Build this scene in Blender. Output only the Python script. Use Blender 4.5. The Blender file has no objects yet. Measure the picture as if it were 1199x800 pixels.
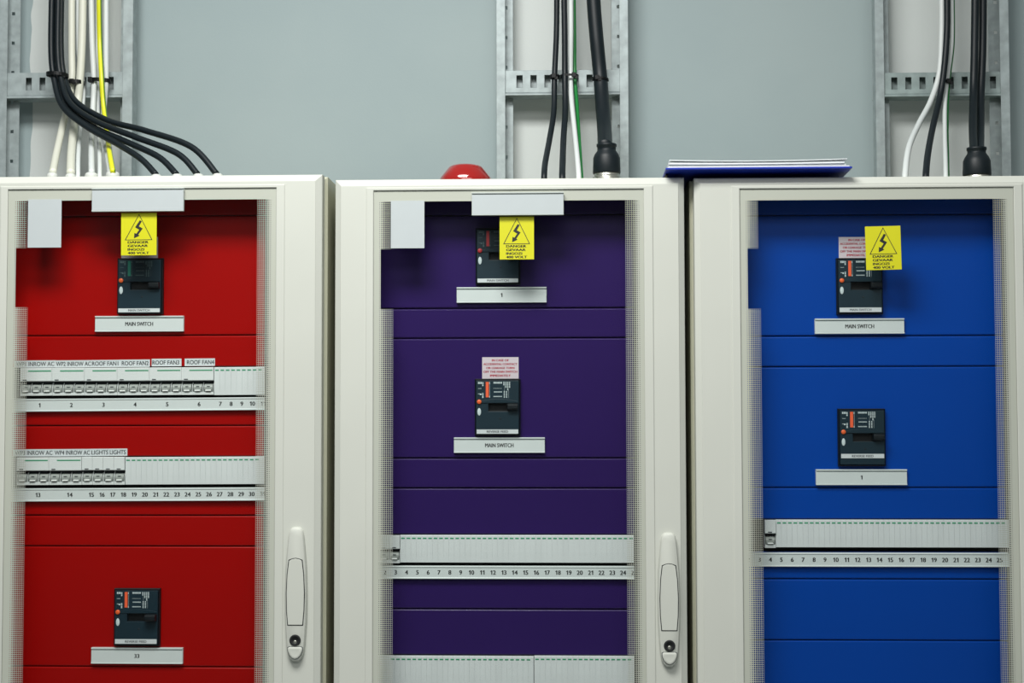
import bpy, bmesh, math
from mathutils import Matrix, Vector

SC = bpy.context.scene
COL = SC.collection

# ------------------------------------------------------------------ camera
W, H = 1199.0, 800.0
LENS = 50.0
F = LENS / 36.0 * W
D = 2.31
CAMZ = 1.60
YAW, PITCH, ROLL = math.radians(2.0), math.radians(2.55), -0.0020
cam_data = bpy.data.cameras.new('camera')
cam_data.lens = LENS
cam_data.sensor_width = 36.0
cam = bpy.data.objects.new('camera', cam_data)
COL.objects.link(cam)
CM = (Matrix.Translation((0, -D, CAMZ)) @ Matrix.Rotation(YAW, 4, 'Z')
      @ Matrix.Rotation(math.pi / 2 + PITCH, 4, 'X') @ Matrix.Rotation(ROLL, 4, 'Z'))
cam.matrix_world = CM
SC.camera = cam
CR = CM.to_3x3()


def P(px, py, Y):
    """point on the upright plane y = Y seen at a photograph pixel"""
    d = CR @ Vector(((px - W / 2) / F, -(py - H / 2) / F, -1.0))
    t = (Y + D) / d.y
    return Vector((d.x * t, Y, CAMZ + d.z * t))


def rect(px0, py0, px1, py1, Y):
    """x0, x1, z0, z1 of a pixel rectangle on the plane y = Y"""
    mx, my = (px0 + px1) / 2, (py0 + py1) / 2
    return (P(px0, my, Y).x, P(px1, my, Y).x, P(mx, py1, Y).z, P(mx, py0, Y).z)


def pxm(Y):
    return (D + Y) / F


# --------------------------------------------------------------- materials
def lin(c):
    c = c / 255.0
    return c / 12.92 if c <= 0.04045 else ((c + 0.055) / 1.055) ** 2.4


def rgb(r, g, b):
    return (lin(r), lin(g), lin(b), 1.0)


def nodes_of(name):
    m = bpy.data.materials.new(name)
    m.use_nodes = True
    nt = m.node_tree
    nt.nodes.clear()
    out = nt.nodes.new('ShaderNodeOutputMaterial')
    return m, nt, out


def mat(name, col, rough=0.5, metal=0.0, spec=0.5, var=0.0, scale=30.0, bump=0.0, coat=0.0, stretch=None, bump_scale=None):
    m, nt, out = nodes_of(name)
    b = nt.nodes.new('ShaderNodeBsdfPrincipled')
    b.inputs['Roughness'].default_value = rough
    b.inputs['Metallic'].default_value = metal
    b.inputs['Specular IOR Level'].default_value = spec
    b.inputs['Coat Weight'].default_value = coat
    b.inputs['Base Color'].default_value = col
    nt.links.new(b.outputs[0], out.inputs[0])
    if var > 0 or bump > 0:
        tc = nt.nodes.new('ShaderNodeTexCoord')
        src = tc.outputs['Object']
        if stretch:
            mp = nt.nodes.new('ShaderNodeMapping')
            mp.inputs['Scale'].default_value = stretch
            nt.links.new(src, mp.inputs[0])
            src = mp.outputs[0]
        if var > 0:
            n = nt.nodes.new('ShaderNodeTexNoise')
            n.inputs['Scale'].default_value = scale
            n.inputs['Detail'].default_value = 4
            nt.links.new(src, n.inputs['Vector'])
            r = nt.nodes.new('ShaderNodeValToRGB')
            r.color_ramp.elements[0].position = 0.3
            r.color_ramp.elements[1].position = 0.7
            r.color_ramp.elements[0].color = tuple(c * (1 - var) for c in col[:3]) + (1,)
            r.color_ramp.elements[1].color = tuple(min(1, c * (1 + var)) for c in col[:3]) + (1,)
            nt.links.new(n.outputs[0], r.inputs[0])
            nt.links.new(r.outputs[0], b.inputs['Base Color'])
        if bump > 0:
            n2 = nt.nodes.new('ShaderNodeTexNoise')
            n2.inputs['Scale'].default_value = bump_scale or scale * 8
            n2.inputs['Detail'].default_value = 3
            nt.links.new(src, n2.inputs['Vector'])
            bp = nt.nodes.new('ShaderNodeBump')
            bp.inputs['Strength'].default_value = bump
            bp.inputs['Distance'].default_value = 0.001
            nt.links.new(n2.outputs[0], bp.inputs['Height'])
            nt.links.new(bp.outputs[0], b.inputs['Normal'])
    return m


M = {}
M['cream'] = mat('cream_powder_coat', rgb(193, 196, 188), 0.5, spec=0.25, var=0.02, scale=6, bump=0.05, bump_scale=900)
M['cream_rim'] = mat('cream_steel', rgb(186, 187, 166), 0.5, var=0.02)
M['frit'] = mat('cream_glass_print', rgb(175, 179, 168), 0.5, spec=0.3)
M['red'] = mat('red_powder_coat', rgb(148, 3, 1), 0.32, spec=0.16, var=0.03, scale=5, bump=0.06, bump_scale=700)
M['purple'] = mat('purple_powder_coat', rgb(41, 23, 82), 0.28, spec=0.2, var=0.03, scale=5, bump=0.06, bump_scale=700)
M['blue'] = mat('blue_powder_coat', rgb(0, 62, 152), 0.32, spec=0.16, var=0.03, scale=5, bump=0.06, bump_scale=700)
M['white'] = mat('white_plastic', rgb(178, 186, 183), 0.4, var=0.015, scale=40)
M['mcb'] = mat('breaker_white_plastic', rgb(208, 214, 213), 0.4, var=0.01, scale=40)
M['strip'] = mat('strip_white_plastic', rgb(200, 208, 207), 0.42, var=0.01, scale=40)
M['sheet'] = mat('loose_paper', rgb(232, 236, 238), 0.8)
M['white_bright'] = mat('white_card', rgb(176, 184, 186), 0.6, var=0.01, scale=40)
M['blank'] = mat('white_blanking_plastic', rgb(205, 211, 211), 0.42, var=0.03, scale=60, stretch=(1, 1, 0.15))
M['paper'] = mat('paper', rgb(196, 203, 205), 0.8)
M['notice'] = mat('notice_paper', rgb(200, 190, 196), 0.7)
M['black'] = mat('black_rubber', rgb(13, 23, 28), 0.45, spec=0.3)
M['tie'] = mat('black_nylon', rgb(7, 10, 12), 0.45, spec=0.25)
M['breaker'] = mat('dark_breaker_plastic', rgb(18, 40, 50), 0.45, spec=0.3, var=0.04, scale=80)
M['breaker_rim'] = mat('black_breaker_rim', rgb(10, 19, 24), 0.5, spec=0.3)
M['pit'] = mat('black_recess', rgb(9, 13, 16), 0.7)
M['ink'] = mat('black_ink', rgb(24, 26, 26), 0.6)
M['ink_grey'] = mat('grey_ink', rgb(70, 76, 80), 0.6)
M['ink_red'] = mat('red_ink', rgb(178, 40, 62), 0.6)
M['ink_pale'] = mat('pale_ink', rgb(190, 204, 206), 0.6)
M['ink_dim'] = mat('dim_ink', rgb(74, 96, 98), 0.6)
M['ink_darkgreen'] = mat('dark_green_ink', rgb(14, 110, 92), 0.6)
M['orange'] = mat('orange_plastic', rgb(222, 96, 44), 0.4)
M['orange_ink'] = mat('orange_ink', rgb(228, 92, 52), 0.5)
M['red_ink_dark'] = mat('crimson_ink', rgb(176, 44, 50), 0.5)
M['green'] = mat('green_mark', rgb(46, 142, 102), 0.5)
M['toggle'] = mat('smoky_grey_plastic', rgb(150, 156, 152), 0.28, spec=0.6)
M['toggle_highlight'] = mat('toggle_lip_highlight', rgb(222, 226, 224), 0.35)  # pale colour paints the light caught by the toggle's lower ledge
M['yellow'] = mat('yellow_sign', rgb(200, 198, 0), 0.5)
M['galv'] = mat('galvanised_steel', rgb(150, 161, 162), 0.5, metal=0.25, var=0.16, scale=55, bump=0.12, bump_scale=160)
M['galv_dark'] = mat('weathered_galvanised_steel', rgb(138, 152, 151), 0.55, metal=0.25, var=0.2, scale=40, bump=0.12, bump_scale=160)
M['cable_white'] = mat('white_cable_sheath', rgb(204, 210, 209), 0.45)
M['cable_ivory'] = mat('ivory_cable_sheath', rgb(204, 206, 193), 0.45)
M['cable_green'] = mat('green_earth_sheath', rgb(20, 120, 52), 0.4)
M['beacon'] = mat('red_lens', rgb(142, 8, 2), 0.12, spec=0.7, coat=0.6)
M['gland_white'] = mat('white_gland', rgb(196, 200, 196), 0.45)
M['steel'] = mat('bright_steel', rgb(190, 190, 180), 0.3, metal=0.9)
M['folder'] = mat('blue_folder', rgb(10, 44, 160), 0.35, spec=0.5)
M['floor'] = mat('grey_floor_paint', rgb(150, 154, 152), 0.5, var=0.05, scale=4)
M['inside'] = mat('dark_interior', rgb(60, 62, 60), 0.6)

# yellow / green striped earth cable: stripe along the length
m, nt, out = nodes_of('yellow_earth_sheath')
b = nt.nodes.new('ShaderNodeBsdfPrincipled')
b.inputs['Roughness'].default_value = 0.4
g = nt.nodes.new('ShaderNodeNewGeometry')
sx = nt.nodes.new('ShaderNodeSeparateXYZ')
nt.links.new(g.outputs['Normal'], sx.inputs[0])
gt = nt.nodes.new('ShaderNodeMath'); gt.operation = 'GREATER_THAN'; gt.inputs[1].default_value = 0.72
nt.links.new(sx.outputs['X'], gt.inputs[0])
mx = nt.nodes.new('ShaderNodeMix'); mx.data_type = 'RGBA'
mx.inputs[6].default_value = rgb(216, 218, 34); mx.inputs[7].default_value = rgb(88, 128, 40)
nt.links.new(gt.outputs[0], mx.inputs[0])
nt.links.new(mx.outputs[2], b.inputs['Base Color'])
nt.links.new(b.outputs[0], out.inputs[0])
M['cable_yellow'] = m

# clear door glass
m, nt, out = nodes_of('clear_door_glass')
tr = nt.nodes.new('ShaderNodeBsdfTransparent'); tr.inputs[0].default_value = (0.985, 0.995, 0.99, 1)
gl = nt.nodes.new('ShaderNodeBsdfGlossy'); gl.inputs['Roughness'].default_value = 0.02
fr = nt.nodes.new('ShaderNodeFresnel'); fr.inputs[0].default_value = 1.18
mn = nt.nodes.new('ShaderNodeMath'); mn.operation = 'MINIMUM'; mn.inputs[1].default_value = 0.25
mxs = nt.nodes.new('ShaderNodeMixShader')
nt.links.new(fr.outputs[0], mn.inputs[0])
nt.links.new(mn.outputs[0], mxs.inputs[0])
nt.links.new(tr.outputs[0], mxs.inputs[1])
nt.links.new(gl.outputs[0], mxs.inputs[2])
nt.links.new(mxs.outputs[0], out.inputs[0])
M['glass'] = m

# back wall: blue-grey paint with bare white strips (wavy brush edges) behind the cable ladders
WALL_Y = 0.44
strips = [(P(37.0, 100, WALL_Y).x, P(149, 100, WALL_Y).x), (P(596, 100, WALL_Y).x, P(731, 100, WALL_Y).x),
          (P(1033, 100, WALL_Y).x, P(1174, 100, WALL_Y).x)]
m, nt, out = nodes_of('painted_wall')
b = nt.nodes.new('ShaderNodeBsdfPrincipled'); b.inputs['Roughness'].default_value = 0.6
b.inputs['Specular IOR Level'].default_value = 0.3
tc = nt.nodes.new('ShaderNodeNewGeometry')
sx = nt.nodes.new('ShaderNodeSeparateXYZ'); nt.links.new(tc.outputs['Position'], sx.inputs[0])
nz = nt.nodes.new('ShaderNodeTexNoise'); nz.inputs['Scale'].default_value = 11; nz.inputs['Detail'].default_value = 2
nt.links.new(tc.outputs['Position'], nz.inputs['Vector'])


def math_node(op, a, bb):
    n = nt.nodes.new('ShaderNodeMath'); n.operation = op
    for i, v in enumerate((a, bb)):
        if isinstance(v, (int, float)):
            n.inputs[i].default_value = v
        else:
            nt.links.new(v, n.inputs[i])
    return n.outputs[0]


wob = math_node('MULTIPLY', math_node('SUBTRACT', nz.outputs[0], 0.5), 0.02)
xw = math_node('ADD', sx.outputs['X'], wob)
tot = None
for a, c in strips:
    ins = math_node('MULTIPLY', math_node('GREATER_THAN', xw, a), math_node('LESS_THAN', xw, c))
    tot = ins if tot is None else math_node('ADD', tot, ins)
n2 = nt.nodes.new('ShaderNodeTexNoise'); n2.inputs['Scale'].default_value = 3; n2.inputs['Detail'].default_value = 5
nt.links.new(tc.outputs['Position'], n2.inputs['Vector'])
r1 = nt.nodes.new('ShaderNodeValToRGB')
r1.color_ramp.elements[0].position = 0.35; r1.color_ramp.elements[1].position = 0.65
r1.color_ramp.elements[0].color = rgb(144, 159, 161); r1.color_ramp.elements[1].color = rgb(150, 164, 165)
nt.links.new(n2.outputs[0], r1.inputs[0])
mx = nt.nodes.new('ShaderNodeMix'); mx.data_type = 'RGBA'
nt.links.new(tot, mx.inputs[0])
nt.links.new(r1.outputs[0], mx.inputs[6]); mx.inputs[7].default_value = rgb(194, 200, 198)
nt.links.new(mx.outputs[2], b.inputs['Base Color'])
n3 = nt.nodes.new('ShaderNodeTexNoise'); n3.inputs['Scale'].default_value = 220
nt.links.new(tc.outputs['Position'], n3.inputs['Vector'])
bp = nt.nodes.new('ShaderNodeBump'); bp.inputs['Strength'].default_value = 0.12; bp.inputs['Distance'].default_value = 0.001
nt.links.new(n3.outputs[0], bp.inputs['Height']); nt.links.new(bp.outputs[0], b.inputs['Normal'])
nt.links.new(b.outputs[0], out.inputs[0])
M['wall'] = m


# ------------------------------------------------------------ mesh builder
class MB:
    def __init__(self):
        self.v, self.f, self.s = [], [], []

    def add(self, verts, faces, smooth=False):
        o = len(self.v)
        self.v += [tuple(p) for p in verts]
        self.f += [tuple(i + o for i in f) for f in faces]
        self.s += [smooth] * len(faces)
        return self

    def box(self, x0, x1, y0, y1, z0, z1):
        v = [(x0, y0, z0), (x1, y0, z0), (x1, y1, z0), (x0, y1, z0), (x0, y0, z1), (x1, y0, z1), (x1, y1, z1), (x0, y1, z1)]
        return self.add(v, [(0, 3, 2, 1), (4, 5, 6, 7), (0, 1, 5, 4), (1, 2, 6, 5), (2, 3, 7, 6), (3, 0, 4, 7)])

    def quad(self, x0, x1, z0, z1, y):
        return self.add([(x0, y, z0), (x1, y, z0), (x1, y, z1), (x0, y, z1)], [(0, 1, 2, 3)])

    def prism(self, poly, y0, y1):
        """outline in x,z (any winding) extruded from y0 (front) to y1"""
        n = len(poly)
        v = [(x, y0, z) for x, z in poly] + [(x, y1, z) for x, z in poly]
        f = [tuple(range(n)), tuple(range(2 * n - 1, n - 1, -1))]
        f += [(i, i + n, (i + 1) % n + n, (i + 1) % n) for i in range(n)]
        return self.add(v, f)

    def side_prism(self, poly, x0, x1):
        """outline in y,z extruded along x"""
        n = len(poly)
        v = [(x0, y, z) for y, z in poly] + [(x1, y, z) for y, z in poly]
        f = [tuple(range(n)), tuple(range(2 * n - 1, n - 1, -1))]
        f += [(i, i + n, (i + 1) % n + n, (i + 1) % n) for i in range(n)]
        return self.add(v, f)

    def rings(self, rects, close=False):
        """rects: list of (x0,x1,z0,z1,y); quads bridge one rectangle to the next"""
        v = []
        for x0, x1, z0, z1, y in rects:
            v += [(x0, y, z0), (x1, y, z0), (x1, y, z1), (x0, y, z1)]
        f = []
        n = len(rects)
        for k in range(n if close else n - 1):
            a, c = 4 * k, 4 * ((k + 1) % n)
            for i in range(4):
                j = (i + 1) % 4
                f.append((a + i, a + j, c + j, c + i))
        return self.add(v, f)

    def loft(self, outline, steps, smooth=True):
        """outline in x,z; steps (sx, sz, y): scaled copies bridged in turn, last one capped"""
        cx = sum(p[0] for p in outline) / len(outline)
        z_lo, z_hi = min(p[1] for p in outline), max(p[1] for p in outline)
        cz = (z_lo + z_hi) / 2
        n = len(outline)
        v, f = [], []
        for sx_, sz_, y in steps:
            v += [(cx + (x - cx) * sx_, y, cz + (z - cz) * sz_) for x, z in outline]
        for k in range(len(steps) - 1):
            for i in range(n):
                j = (i + 1) % n
                f.append((k * n + i, k * n + j, (k + 1) * n + j, (k + 1) * n + i))
        f.append(tuple(range((len(steps) - 1) * n, len(steps) * n)))
        return self.add(v, f, smooth)

    def plate(self, xs, zs, solid, y0, y1):
        """sheet of grid cells, cells with solid(i, j) false are real holes"""
        nx, nz = len(xs) - 1, len(zs) - 1
        ids, v, f = {}, [], []

        def vid(i, j, k):
            if (i, j, k) not in ids:
                ids[(i, j, k)] = len(v)
                v.append((xs[i], (y0, y1)[k], zs[j]))
            return ids[(i, j, k)]

        def s(i, j):
            return 0 <= i < nx and 0 <= j < nz and solid(i, j)
        for i in range(nx):
            for j in range(nz):
                if not s(i, j):
                    continue
                f.append((vid(i, j, 0), vid(i + 1, j, 0), vid(i + 1, j + 1, 0), vid(i, j + 1, 0)))
                f.append((vid(i, j, 1), vid(i, j + 1, 1), vid(i + 1, j + 1, 1), vid(i + 1, j, 1)))
                for (a, c, nb) in (((i, j), (i + 1, j), (i, j - 1)), ((i + 1, j), (i + 1, j + 1), (i + 1, j)),
                                   ((i + 1, j + 1), (i, j + 1), (i, j + 1)), ((i, j + 1), (i, j), (i - 1, j))):
                    if not s(*nb):
                        f.append((vid(*a, 0), vid(*a, 1), vid(*c, 1), vid(*c, 0)))
        return self.add(v, f)

    def tube(self, pts, r, n=14, cap=True, flat=None):
        pts = [Vector(p) for p in pts]
        v, f = [], []
        up = None
        for i, p in enumerate(pts):
            t = (pts[min(i + 1, len(pts) - 1)] - pts[max(i - 1, 0)]).normalized()
            if up is None:
                up = Vector((0, -1, 0)) if abs(t.y) < 0.9 else Vector((1, 0, 0))
            side = t.cross(up).normalized()
            up = side.cross(t).normalized()
            rr = r[i] if isinstance(r, (list, tuple)) else r
            for k in range(n):
                a = 2 * math.pi * k / n
                v.append(p + side * (math.cos(a) * rr) + up * (math.sin(a) * rr))
        for i in range(len(pts) - 1):
            for k in range(n):
                j = (k + 1) % n
                f.append((i * n + k, i * n + j, (i + 1) * n + j, (i + 1) * n + k))
        if cap:
            f.append(tuple(range(n - 1, -1, -1)))
            f.append(tuple((len(pts) - 1) * n + k for k in range(n)))
        return self.add(v, f, True)

    def lathe(self, cx, cy, prof, n=32, axis='z', sx_=1.0):
        """prof: (radius, height) up the axis"""
        v, f = [], []
        for r, h in prof:
            for k in range(n):
                a = 2 * math.pi * k / n
                if axis == 'z':
                    v.append((cx + r * math.cos(a) * sx_, cy + r * math.sin(a), h))
                else:                                   # axis along y, cx, cy are x, z
                    v.append((cx + r * math.cos(a) * sx_, h, cy + r * math.sin(a)))
        for i in range(len(prof) - 1):
            for k in range(n):
                j = (k + 1) % n
                f.append((i * n + k, i * n + j, (i + 1) * n + j, (i + 1) * n + k))
        f.append(tuple(range(n)))
        f.append(tuple((len(prof) - 1) * n + k for k in range(n)))
        return self.add(v, f, True)

    def text(self, s, cx, cz, y, h=None, w=None, align='c', bold=0.0, rot=0.0, flip=False):
        """flat lettering facing the room: cap height h, optional total width w"""
        vv, ff = glyphs(s)
        if bold:
            n0 = len(vv)
            vv = [(x - bold, z) for x, z in vv] + [(x + bold, z) for x, z in vv]
            ff = ff + [tuple(i + n0 for i in f) for f in ff]
        if not vv:
            return self
        x0 = min(p[0] for p in vv); x1 = max(p[0] for p in vv)
        z0 = min(p[1] for p in vv); z1 = max(p[1] for p in vv)
        kz = h / (z1 - z0) if h else w / (x1 - x0)
        kx = w / (x1 - x0) if w else kz
        ax = {'c': (x0 + x1) / 2, 'l': x0, 'r': x1}[align]
        c, sn = math.cos(rot), math.sin(rot)
        pts = []
        for px, pz in vv:
            lx, lz = (px - ax) * kx, (pz - (z0 + z1) / 2) * kz
            pts.append((cx + lx * c - lz * sn, y, cz + lx * sn + lz * c))
        return self.add(pts, ff)

    def build(self, name, material, parent=None, bevel=0.0, segs=2, recalc=True):
        me = bpy.data.meshes.new(name)
        me.from_pydata(self.v, [], self.f)
        me.polygons.foreach_set('use_smooth', self.s)
        me.materials.append(material)
        if recalc or bevel > 0:
            bm = bmesh.new()
            bm.from_mesh(me)
            if recalc:
                bmesh.ops.recalc_face_normals(bm, faces=bm.faces)
            if bevel > 0:
                ed = [e for e in bm.edges if len(e.link_faces) == 2 and e.calc_face_angle(0) > 0.5]
                bmesh.ops.bevel(bm, geom=ed, offset=bevel, offset_type='OFFSET', segments=segs, profile=0.5,
                                affect='EDGES', clamp_overlap=True)
            bm.to_mesh(me)
            bm.free()
        me.update()
        o = bpy.data.objects.new(name, me)
        COL.objects.link(o)
        if parent is not None:
            o.parent = parent
        return o


_G = {}
ONE = [(0.16, 0.0), (0.27, 0.0), (0.27, 0.70), (0.19, 0.70), (0.02, 0.56), (0.02, 0.46), (0.16, 0.55)]


def raw_glyphs(s):
    cu = bpy.data.curves.new('lettering', 'FONT')
    cu.body = s
    cu.size = 1.0
    cu.resolution_u = 3
    ob = bpy.data.objects.new('lettering', cu)
    me = bpy.data.meshes.new_from_object(ob)
    r = ([(p.co.x, p.co.y) for p in me.vertices], [tuple(p.vertices) for p in me.polygons])
    bpy.data.objects.remove(ob)
    bpy.data.curves.remove(cu)
    bpy.data.meshes.remove(me)
    return r


def glyphs(s):
    if s in _G:
        return _G[s]
    if s.isdigit() and '1' in s:                       # digits with a flagged 1
        vv, ff, x = [], [], 0.0
        for ch in s:
            if ch == '1':
                g, f = ONE, [(0, 1, 2, 6), (2, 3, 6), (3, 4, 5, 6)]
            else:
                g, f = raw_glyphs(ch)
                m0, h = min(p[0] for p in g), max(p[1] for p in g)
                g = [(p[0] - m0, p[1] * 0.70 / h) for p in g]
            o = len(vv)
            vv += [(a + x, b_) for a, b_ in g]
            ff += [tuple(i + o for i in t) for t in f]
            x += max(p[0] for p in g) + (0.16 if ch == '1' else 0.09)
        _G[s] = (vv, ff)
    else:
        _G[s] = raw_glyphs(s)
    return _G[s]


def tag(o, label, cat, group=None):
    o['label'] = label
    o['category'] = cat
    if group:
        o['group'] = group
    return o


def thing(name, label, cat, loc, group=None, tilt=0.0):
    o = bpy.data.objects.new(name, None)
    o.empty_display_size = 0.02
    o.location = loc
    o.rotation_euler = (0, -tilt, 0)
    COL.objects.link(o)
    return tag(o, label, cat, group)


def struct(name, mb, m, **k):
    o = mb.build(name, m, **k)
    o['kind'] = 'structure'
    return o


def centre(px0, py0, px1, py1, Y):
    """(origin, half width, half height) for a thing filling a pixel rectangle on plane Y"""
    x0, x1, z0, z1 = rect(px0, py0, px1, py1, Y)
    return Vector(((x0 + x1) / 2, Y, (z0 + z1) / 2)), (x1 - x0) / 2, (z1 - z0) / 2


# ------------------------------------------------------------------- room
struct('wall_back', MB().box(-3.2, 3.2, WALL_Y, WALL_Y + 0.12, 0, 3.05), M['wall'])
struct('floor', MB().box(-3.2, 3.2, -4.2, WALL_Y, -0.1, 0), M['floor'])

# --------------------------------------------------------------- cabinets
S0 = pxm(0.0)
PLATE_Y = 0.062           # front of the coloured cover plates
BACK_Y = 0.30
Z1, Z2, Z3 = P(190, 206.2, 0.010).z, P(600, 209.6, 0.010).z, P(1000, 207.6, 0.010).z

# door columns: nominal column -> (photo column, photo row it was read at)
COLS = {
    'red': [(388, -38, 500), (390.5, -35.5, 500), (428.5, -0.5, 300), (437, 8.6, 300), (460, 31.0, 420), (733.3, 300.2, 420), (755.5, 323.2, 300),
            (766.2, 333.4, 300), (783, 347.2, 690), (803.5, 376.3, 300), (805, 379.6, 300)],
    'purple': [(388, 388, 500), (390.5, 391.0, 500), (428.5, 428.5, 300), (437, 437.3, 300), (460, 460, 420), (733.3, 733.2, 420), (755.5, 755.3, 500),
               (766.2, 766.2, 500), (783, 783, 700), (803.5, 803.4, 500), (805, 805, 500)],
    'blue': [(388, 810, 300), (390.5, 813.6, 300), (428.5, 856.3, 300), (437, 866.6, 300), (460, 891.4, 420), (733.3, 1166, 420), (755.5, 1188, 300),
             (766.2, 1198.4, 300), (783, 1215, 700), (803.5, 1237, 500), (805, 1239, 500)],
}
ROWS = {'red': (217.2, 221.2, 234.2, 290.0, 359.7, -6.4), 'purple': (218.6, 222.4, 235.1, 291.4, 361.4, 0.0), 'blue': (216.4, 220.2, 233.6, 290.7, 360.7, 0.0)}


def dz(py):                # pixel row below the purple cabinet's top edge -> metres down
    return (py - 209.6) * S0


def make_cabinet(key, ztop, colour, plates, label):
    """plates: (top, bottom) heights of the coloured cover plates"""
    cols = [(n, P(px, py, 0.0).x) for n, px, py in COLS[key]]
    r_mo, r_line, r_in, r_n1, r_n0, hoff = ROWS[key]
    x0 = cols[0][1]
    CABW = cols[-1][1] - x0
    mid = (COLS[key][4][1] + COLS[key][5][1]) / 2

    def q(px):
        for (a, xa), (b_, xb) in zip(cols, cols[1:]):
            if px <= b_ or b_ == cols[-1][0]:
                return xa + (xb - xa) * (px - a) / (b_ - a) - x0

    def zr(py, Y=0.0):
        return P(mid, py, Y).z
    c = thing('electrical_cabinet', label, 'cabinet', (x0, 0, 0), 'electrical cabinets in a row')
    w = CABW
    zb = 0.0
    # enclosure: open-fronted steel box
    e = MB()
    t = 0.003
    e.rings([(0, w, 0.06, ztop, BACK_Y), (0, w, 0.06, ztop, 0.034), (0.004, w - 0.004, 0.064, ztop - 0.004, 0.030),
             (0.018, w - 0.018, 0.078, ztop - 0.012, 0.030), (0.018, w - 0.018, 0.078, ztop - 0.012, BACK_Y - t)])
    e.add([(0, BACK_Y, 0.06), (w, BACK_Y, 0.06), (w, BACK_Y, ztop), (0, BACK_Y, ztop)], [(3, 2, 1, 0)])
    e.add([(0.018, BACK_Y - t, 0.078), (w - 0.018, BACK_Y - t, 0.078), (w - 0.018, BACK_Y - t, ztop - 0.012),
           (0.018, BACK_Y - t, ztop - 0.012)], [(0, 1, 2, 3)])
    e.build('enclosure', M['cream_rim'], c)
    MB().box(0.01, w - 0.01, 0.04, BACK_Y, 0, 0.0599).build('plinth', M['inside'], c, bevel=0.002)
    # door: chamfered frame around the glass
    dx0, dx1 = q(390.5), q(803.5)
    dzt, dzb = ztop, 0.066
    ch = 8.0 * S0
    ox0, ox1, ozt, ozb = q(437), q(755.5), zr(r_line), 0.066 + 0.05
    d = MB()
    d.rings([(dx0, dx1, dzb, dzt, 0.0295), (dx0, dx1, dzb, dzt, 0.0086), (dx0 + .6 * S0, dx1 - .6 * S0, dzb + .002, dzt - 1.0 * S0, 0.0072),
             (dx0 + 6.9 * S0, dx1 - 6.9 * S0, dzb + ch, dzt - 7.6 * S0, 0.0008),
             (dx0 + 7.4 * S0, dx1 - 7.4 * S0, dzb + ch + .001, dzt - 8.4 * S0, 0.0),
             (ox0, ox1, ozb, ozt, 0.0), (ox0, ox1, ozb, ozt, 0.0295)], close=True)
    door = d.build('door', M['cream'], c)
    mo = MB()
    mx0, mx1, mzt, mzb = q(428.5), q(766.2), zr(r_mo), ozb - 0.014
    b_ = 0.0009
    mo.rings([(mx0, mx1, mzb, mzt, 0.0), (mx0 + .0002, mx1 - .0002, mzb + .0002, mzt - .0002, -0.0008),
              (mx0 + .0014, mx1 - .0014, mzb + .0014, mzt - .0014, -0.0016), (ox0 - b_, ox1 + b_, ozb - b_, ozt + b_, -0.0016),
              (ox0, ox1, ozb, ozt, -0.0016 + b_), (ox0, ox1, ozb, ozt, 0.0010)], close=False)
    mo.build('moulding', M['cream'], door)
    # glass pane
    MB().box(ox0 + .0002, ox1 - .0002, 0.0014, 0.0054, ozb + .0002, ozt - .0002).build('glass_pane', M['glass'], door)
    # printed border on the glass, solid at the rim and fading inwards through a grid of holes
    p = 2.45 * S0
    ncol = 7
    ztop_in = zr(r_in)
    nrow = int((ztop_in - (ozb + 0.012)) / p)
    zlow = ztop_in - nrow * p
    yf = 0.0011
    fr = MB()
    lx = q(460.0) - ncol * p          # outer limit of the dotted band, left
    rx = q(733.3) + ncol * p          # outer limit, right
    fr.plate([ox0, lx, rx, ox1], [ozb, zlow, ztop_in, ozt], lambda i, j: not (i == 1 and j == 1), yf, yf + 0.0002)
    holes = [0.32, 0.52, 0.70, 0.78, 0.82, 0.84, 0.85]
    nz0, nz1 = zr(r_n0), zr(r_n1)
    v, f = [], []
    for side in (0, 1):
        for i in range(ncol):
            h = holes[i] * p / 2
            xa = lx + i * p if side == 0 else rx - (i + 1) * p
            for j in range(nrow):
                za = zlow + j * p
                zc = za + p / 2
                if side == 0 and nz0 < zc < nz1 and xa + p / 2 > q(446.5):
                    continue
                if side == 0 and zc >= nz1 and i == ncol - 1:
                    continue
                xc = xa + p / 2
                o = len(v)
                v += [(xa, yf, za), (xa + p, yf, za), (xa + p, yf, za + p), (xa, yf, za + p),
                      (xc - h, yf, zc - h), (xc + h, yf, zc - h), (xc + h, yf, zc + h), (xc - h, yf, zc + h)]
                f += [(o, o + 1, o + 5, o + 4), (o + 1, o + 2, o + 6, o + 5), (o + 2, o + 3, o + 7, o + 6), (o + 3, o, o + 4, o + 7)]
    fr.add(v, f)
    fo = fr.build('printed_border', M['frit'], door, recalc=False)
    bm = bmesh.new(); bm.from_mesh(fo.data)
    bmesh.ops.remove_doubles(bm, verts=bm.verts, dist=1e-5)
    bm.to_mesh(fo.data); bm.free()
    # inner mounting frame beside the plates and the coloured cover plates
    px0 = P(COLS[key][4][1] - 17.5, 420, PLATE_Y).x - x0
    px1 = P(COLS[key][5][1] + 9.0, 420, PLATE_Y).x - x0
    for (za, zbm) in plates:
        gap = 0.0007
        MB().box(px0, px1, PLATE_Y, PLATE_Y + 0.012, zbm + gap, za - gap).build('cover_plate', colour, c, bevel=0.0024, segs=4)
    MB().box(q(404), q(790), 0.16, 0.164, 0.1, ztop - 0.02).build('back_plate', M['inside'], c)
    # swing handle with lock
    hx = q(783.0)

    def hz(py):
        return zr(py + hoff)
    half = [(623.5, 3.5), (625, 6.2), (628, 8.0), (634, 9.2), (650, 10.8), (670, 12.4), (700, 13.2), (728, 12.9), (748, 11.8),
            (764, 10.6), (772, 9.2), (777, 6.8), (780, 3.2)]
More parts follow.
